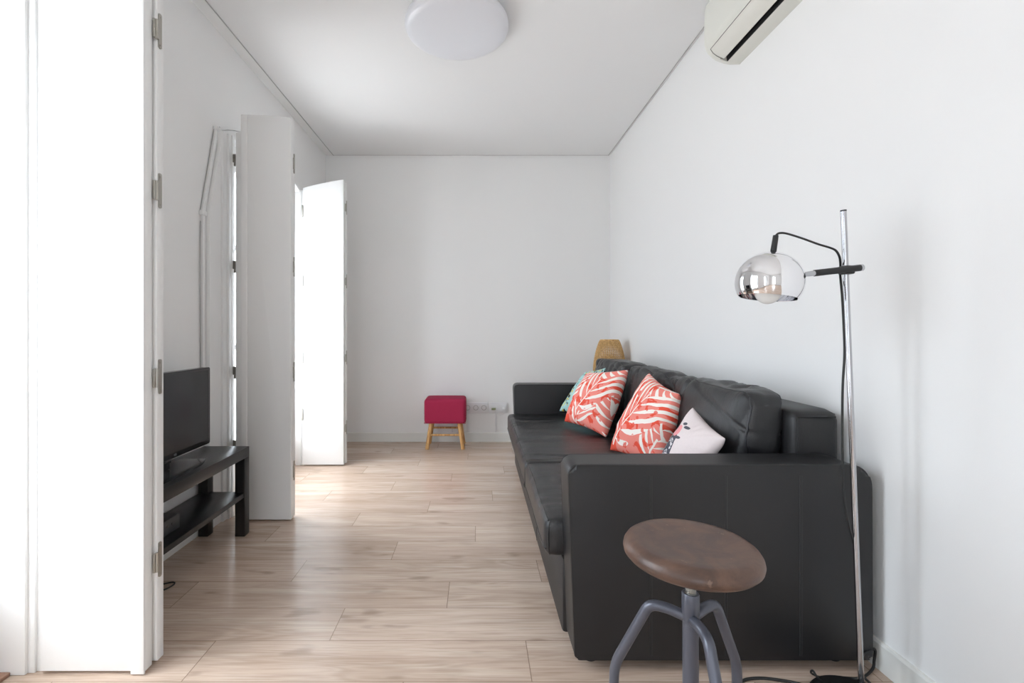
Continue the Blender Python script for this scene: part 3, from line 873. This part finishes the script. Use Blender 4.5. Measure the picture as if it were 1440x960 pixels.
# maker's mark on the bezel
tc = bpy.data.curves.new('emblem', 'FONT'); tc.body = 'LG'; tc.size = .014; tc.extrude = .0002; tc.align_x = 'CENTER'
to = bpy.data.objects.new('emblem_src', tc); COL.objects.link(to)
bpy.context.view_layer.update()
me = bpy.data.meshes.new_from_object(to.evaluated_get(bpy.context.evaluated_depsgraph_get()))
bpy.data.objects.remove(to)
em = bpy.data.objects.new('emblem', me); me.materials.append(M['emblem']); COL.objects.link(em); em.parent = tv
em.rotation_euler = (PI / 2, 0, PI / 2); em.location = V((TX + .0012, 1.985, tz0 + .007)) - WLOC[tv.name]
# set-top box on the shelf
sb = thing('set_top_box', (-1.32, 1.78, .222), 'flat black set top box on the lower shelf of the bench', 'set top box')
b = BM(); box(b, -1.405, -1.250, 1.62, 1.940, .226, .288, .004); 
for y in (1.64, 1.92):
    for x in (-1.39, -1.27): box(b, x, x + .012, y - .006, y + .006, .222, .228)
obj('housing', b, M['stb'], sb)
for y in (1.80, 1.83, 1.86, 1.89):
    b = BM(); tube(b, [(-1.2505, y, .262), (-1.2485, y, .262)], .005, 12); obj('button', b, M['black_gloss'], sb)
b = BM(); box(b, -1.2505, -1.2492, 1.66, 1.76, .245, .275); obj('display', b, M['black_gloss'], sb)
b = BM(); tube(b, smooth([(-1.41, 1.86, .25), (-1.432, 1.85, .16), (-1.40, 1.87, .06), (-1.33, 1.90, .008), (-1.27, 1.925, .004), (-1.255, 1.90, .004), (-1.28, 1.86, .004), (-1.36, 1.84, .004)]), .003, 8); obj('cable', b, M['cord'], sb, 80)

# ------------------------------------------------------------------ crimson stool by the back wall
cs = thing('footstool', (-.292, 4.2, 0), 'small crimson footstool with wooden legs by the back wall', 'stool')
b = BM()
softbox(b, (-.291, 4.203, .338), (.183, .132, .108), .024, (20, 16, 12), (.002, .002, .002, .002, 0, .005), lambda u, q, s: V((0, 0, 0)), 1)
tube(b, [(-.291 - .182, 4.203 - .131, .236), (-.291 + .182, 4.203 - .131, .236), (-.291 + .182, 4.203 + .131, .236), (-.291 - .182, 4.203 + .131, .236)], .003, 6, closed=True)
obj('cushion', b, M['crimson'], cs, 60)
for sx in (-1, 1):
    for sy in (-1, 1):
        b = BM(); tube(b, [(-.291 + sx * .125, 4.203 + sy * .085, .234), (-.291 + sx * .160, 4.203 + sy * .110, .001)], [.019, .0165], 18); obj('leg', b, M['pine'], cs, 40)
for sy, z in ((-1, .125), (1, .150)):
    b = BM(); tube(b, [(-.291 - .138, 4.203 + sy * .097, z), (-.291 + .138, 4.203 + sy * .097, z)], .0095, 14); obj('stretcher', b, M['pine'], cs, 40)
for sx in (-1, 1):
    b = BM(); tube(b, [(-.291 + sx * .143, 4.203 - .094, .110), (-.291 + sx * .143, 4.203 + .094, .110)], .009, 14); obj('stretcher', b, M['pine'], cs, 40)

# ------------------------------------------------------------------ sockets on the back wall
def socket_strip(name, x0, x1, label, n):
    z0, z1 = .272, .372
    t = thing(name, ((x0 + x1) / 2, YB, z0), label, 'socket')
    b = BM(); box(b, x0, x1, YB - .011, YB, z0, z1, .004)
    obj('cover_plate', b, M['socket'], t)
    w = (x1 - x0) / n
    return t, [x0 + w * (i + .5) for i in range(n)], (z0 + z1) / 2
t, cx, cz = socket_strip('power_socket', -.135, .096, 'white triple power socket strip on the back wall beside the footstool', 3)
for x in cx:
    b = BM(); lathe(b, [(.024, .0), (.024, .002), (.020, .002), (.019, -.004), (0, -.004)], (x, YB - .012, cz), 28, axis=(0, -1, 0)); o_ = obj('receptacle', b, M['recess_shade'], t)
    b = BM()
    for dx in (-.009, .009): tube(b, [(x + dx, YB - .0070, cz), (x + dx, YB - .0090, cz)], .0045, 10)
    box(b, x - .0185, x + .0185, YB - .0092, YB - .0080, cz + .010, cz + .016)
    obj('pin_hole', b, M['socket_dark'], o_)
t2, cx, cz = socket_strip('network_socket', .104, .282, 'white double network socket with a plug, beside the sofa on the back wall', 2)
b = BM(); box(b, cx[0] - .028, cx[0] + .028, YB - .014, YB - .010, cz - .028, cz + .030, .002); box(b, cx[1] - .034, cx[1] + .034, YB - .014, YB - .010, cz - .034, cz + .034, .002)
obj('insert', b, M['socket'], t2)
b = BM(); box(b, cx[0] - .020, cx[0] + .020, YB - .030, YB - .013, cz - .020, cz - .002, .003); obj('plug', b, M['plug_green'], t2)
b = BM(); box(b, cx[1] - .006, cx[1] + .028, YB - .040, YB - .013, cz - .022, cz + .006, .005); obj('plug', b, M['socket'], t2)
b = BM(); tube(b, smooth([(cx[0] + .012, YB - .028, cz - .015), (cx[0] + .035, YB - .035, cz - .05), (cx[0] + .06, YB - .035, cz - .066), (cx[1] + .01, YB - .035, cz - .05), (cx[1] + .02, YB - .035, cz - .02)]), .003, 8); obj('patch_cable', b, M['socket'], t2, 80)
b = BM(); box(b, -.108, -.080, YB - .012, YB, .088, .272, .002); 
tag(obj('conduit', b, M['socket']), 'white conduit from baseboard up to the triple power socket', 'conduit', 'cable conduits on the back wall')
b = BM(); box(b, .163, .176, YB - .010, YB, .088, .272, .002)
tag(obj('conduit', b, M['socket']), 'thin white conduit from baseboard up to the network socket', 'conduit', 'cable conduits on the back wall')
b = BM(); box(b, -.249, -.236, YB - .010, YB, .088, .40, .002)
tag(obj('conduit', b, M['socket']), 'thin white conduit behind the legs of the crimson footstool', 'conduit', 'cable conduits on the back wall')

# ------------------------------------------------------------------ rattan lamp behind the sofa
rc = V((1.100, 3.865, 0))
rl = thing('rattan_lamp', rc, 'woven rattan lamp in the far corner behind the sofa', 'lamp')
profR = [(.120, .56), (.127, .62), (.130, .70), (.127, .77), (.117, .835), (.107, .880), (.094, .925), (.080, .962), (.072, .972)]
sm = smooth([V((r, 0, z)) for r, z in profR], 5)
b = BM(); NV = 44
for k in range(NV):
    an = 2 * PI * k / NV
    tube(b, [rc + V((p.x * math.cos(an), p.x * math.sin(an), p.z)) for p in sm], .0034, 6)
for i in range(0, 48):
    z = .562 + i * .0086
    rr_ = None
    for p, q in zip(sm, sm[1:]):
        if p.z <= z <= q.z: rr_ = p.x + (q.x - p.x) * (z - p.z) / max(1e-6, q.z - p.z)
    if rr_ is None: continue
    s_ = 1 if i % 2 else -1
    tube(b, [rc + V(((rr_ + s_ * .0032 * math.cos(NV / 2 * 2 * PI * k / 88)) * math.cos(2 * PI * k / 88), (rr_ + s_ * .0032 * math.cos(NV / 2 * 2 * PI * k / 88)) * math.sin(2 * PI * k / 88), z)) for k in range(88)], .0026, 5, closed=True)
for p in (sm[0], sm[-1]):
    tube(b, [rc + V((p.x * math.cos(2 * PI * k / 48), p.x * math.sin(2 * PI * k / 48), p.z)) for k in range(48)], .006, 8, closed=True)
obj('lamp_shade', b, M['rattan'], rl, 80)
b = BM(); lathe(b, [(0, 0), (.105, 0), (.105, .012), (.02, .022), (.011, .03), (.011, .66), (0, .66)], rc, 32); obj('stand', b, M['pine'], rl, 40)
b = BM(); lathe(b, [(0, .66), (.02, .66), (.022, .70), (.035, .75), (.035, .78), (.02, .81), (0, .815)], rc, 24); obj('bulb', b, M['bulb'], rl, 60)
b = BM(); tube(b, [rc + V((.119, 0, .6)), rc + V((-.119, 0, .6))], .003, 6); tube(b, [rc + V((0, .119, .6)), rc + V((0, -.119, .6))], .003, 6); obj('shade_frame', b, M['pine'], rl)

# ------------------------------------------------------------------ ceiling light
lc = V((-.1115, 2.465, ZC))
cl = thing('ceiling_light', lc, 'round flat white ceiling light near the top of the photo', 'ceiling light')
b = BM(); lathe(b, [(0, -.0), (.245, -.0), (.245, -.030), (0, -.030)], lc, 64); obj('mount', b, M['white_lacquer'], cl, 40)
b = BM(); lathe(b, [(.250, -.012), (.266, -.018), (.274, -.032), (.2755, -.048), (.270, -.062), (.258, -.070), (.235, -.077), (.16, -.086), (.08, -.090), (0, -.091)], lc, 80); obj('diffuser', b, M['opal'], cl, 60)

# ------------------------------------------------------------------ air conditioner on the right wall
ac = thing('air_conditioner', (1.17, 1.82, 2.326), 'cream split air conditioner high on the right wall', 'air conditioner')
ya, yb = 1.40, 2.217
prof = [(1.2545, 2.326), (1.2545, 2.62), (1.115, 2.62), (1.094, 2.608), (1.086, 2.58), (1.085, 2.50), (1.0855, 2.42), (1.089, 2.402), (1.096, 2.388)]
# lower front curve with a recessed outlet slot
prof += [(1.106, 2.374), (1.120, 2.359), (1.140, 2.345)]
prof += [(1.150, 2.339), (1.163, 2.372), (1.180, 2.372), (1.187, 2.3295)]
prof += [(1.205, 2.326)]
b = BM(); prism(b, prof, ya + .02, yb - .02, 'y')
full = prof[:12] + [(1.160, 2.335), (1.180, 2.330), (1.205, 2.326)]
prism(b, full, ya, ya + .02, 'y', .003); prism(b, full, yb - .02, yb, 'y', .003)
obj('housing', b, M['aircon'], ac, 30)
b = BM(); prism(b, [(1.1500, 2.3400), (1.1630, 2.371), (1.180, 2.371), (1.1868, 2.330), (1.184, 2.330), (1.178, 2.366), (1.165, 2.366), (1.1535, 2.3400)], ya + .021, yb - .021, 'y'); obj('outlet', b, M['slot'], ac)
b = BM()
fp = [(1.1025, 2.380), (1.114, 2.364), (1.134, 2.3485), (1.161, 2.3365), (1.162, 2.3335), (1.133, 2.3445), (1.1115, 2.360), (1.0995, 2.3775)]
prism(b, fp, ya + .035, yb - .035, 'y', .0012); obj('flap', b, M['aircon_flap'], ac, 30)
b = BM()
for y in (ya + .034, yb - .034): tube(b, [(1.0985, y, 2.3795), (1.1105, y, 2.3605), (1.1325, y, 2.3445), (1.157, y, 2.3350)], .0013, 6)
tube(b, [(1.0985, ya + .034, 2.3795), (1.0985, yb - .034, 2.3795)], .0011, 6)
obj('seam', b, M['hinge_pin'], ac)

# ------------------------------------------------------------------ light
w = bpy.data.worlds.new('World'); SC.world = w; w.use_nodes = True
nt = w.node_tree; bg = nt.nodes['Background']
tc = nt.nodes.new('ShaderNodeTexCoord'); sp = nt.nodes.new('ShaderNodeSeparateXYZ'); ramp = nt.nodes.new('ShaderNodeValToRGB'); mr = nt.nodes.new('ShaderNodeMapRange')
nt.links.new(tc.outputs['Generated'], sp.inputs[0]); nt.links.new(sp.outputs[2], mr.inputs['Value'])
mr.inputs['From Min'].default_value = -1; mr.inputs['From Max'].default_value = 1
nt.links.new(mr.outputs[0], ramp.inputs[0])
els = ramp.color_ramp.elements
for p, c in ((0, (.54, .55, .57, 1)), (.40, (.48, .49, .52, 1)), (.5, (.35, .375, .42, 1)), (.62, (.50, .54, .60, 1)), (.75, (.84, .90, 1.0, 1)), (1, (.88, .94, 1.0, 1))):
    e_ = els.new(p); e_.color = c
els.remove(els[0]); els.remove(els[-1])
nt.links.new(ramp.outputs[0], bg.inputs['Color']); bg.inputs['Strength'].default_value = 17.0
def portal(name, loc, rot, sx, sy):
    l = bpy.data.lights.new(name, 'AREA'); l.shape = 'RECTANGLE'; l.size = sx; l.size_y = sy
    l.cycles.is_portal = True
    o = bpy.data.objects.new(name, l); COL.objects.link(o); o.location = loc; o.rotation_euler = rot
for i, (y0, y1) in enumerate(OPEN): portal('window_portal', (XO - .01, (y0 + y1) / 2, 1.13), (0, -PI / 2, 0), 2.26, y1 - y0)
portal('window_portal', ((RX0 + RX1) / 2, YR - .21, RZ1 / 2), (PI / 2, 0, 0), RX1 - RX0, RZ1)

cy = SC.cycles
cy.use_denoising = True
cy.max_bounces = 14; cy.diffuse_bounces = 8; cy.glossy_bounces = 6; cy.transparent_max_bounces = 16
cy.sample_clamp_indirect = 12
vs = SC.view_settings
vs.view_transform = 'Standard'; vs.look = 'None'; vs.exposure = 0.03; vs.gamma = 1; vs.use_curve_mapping = False
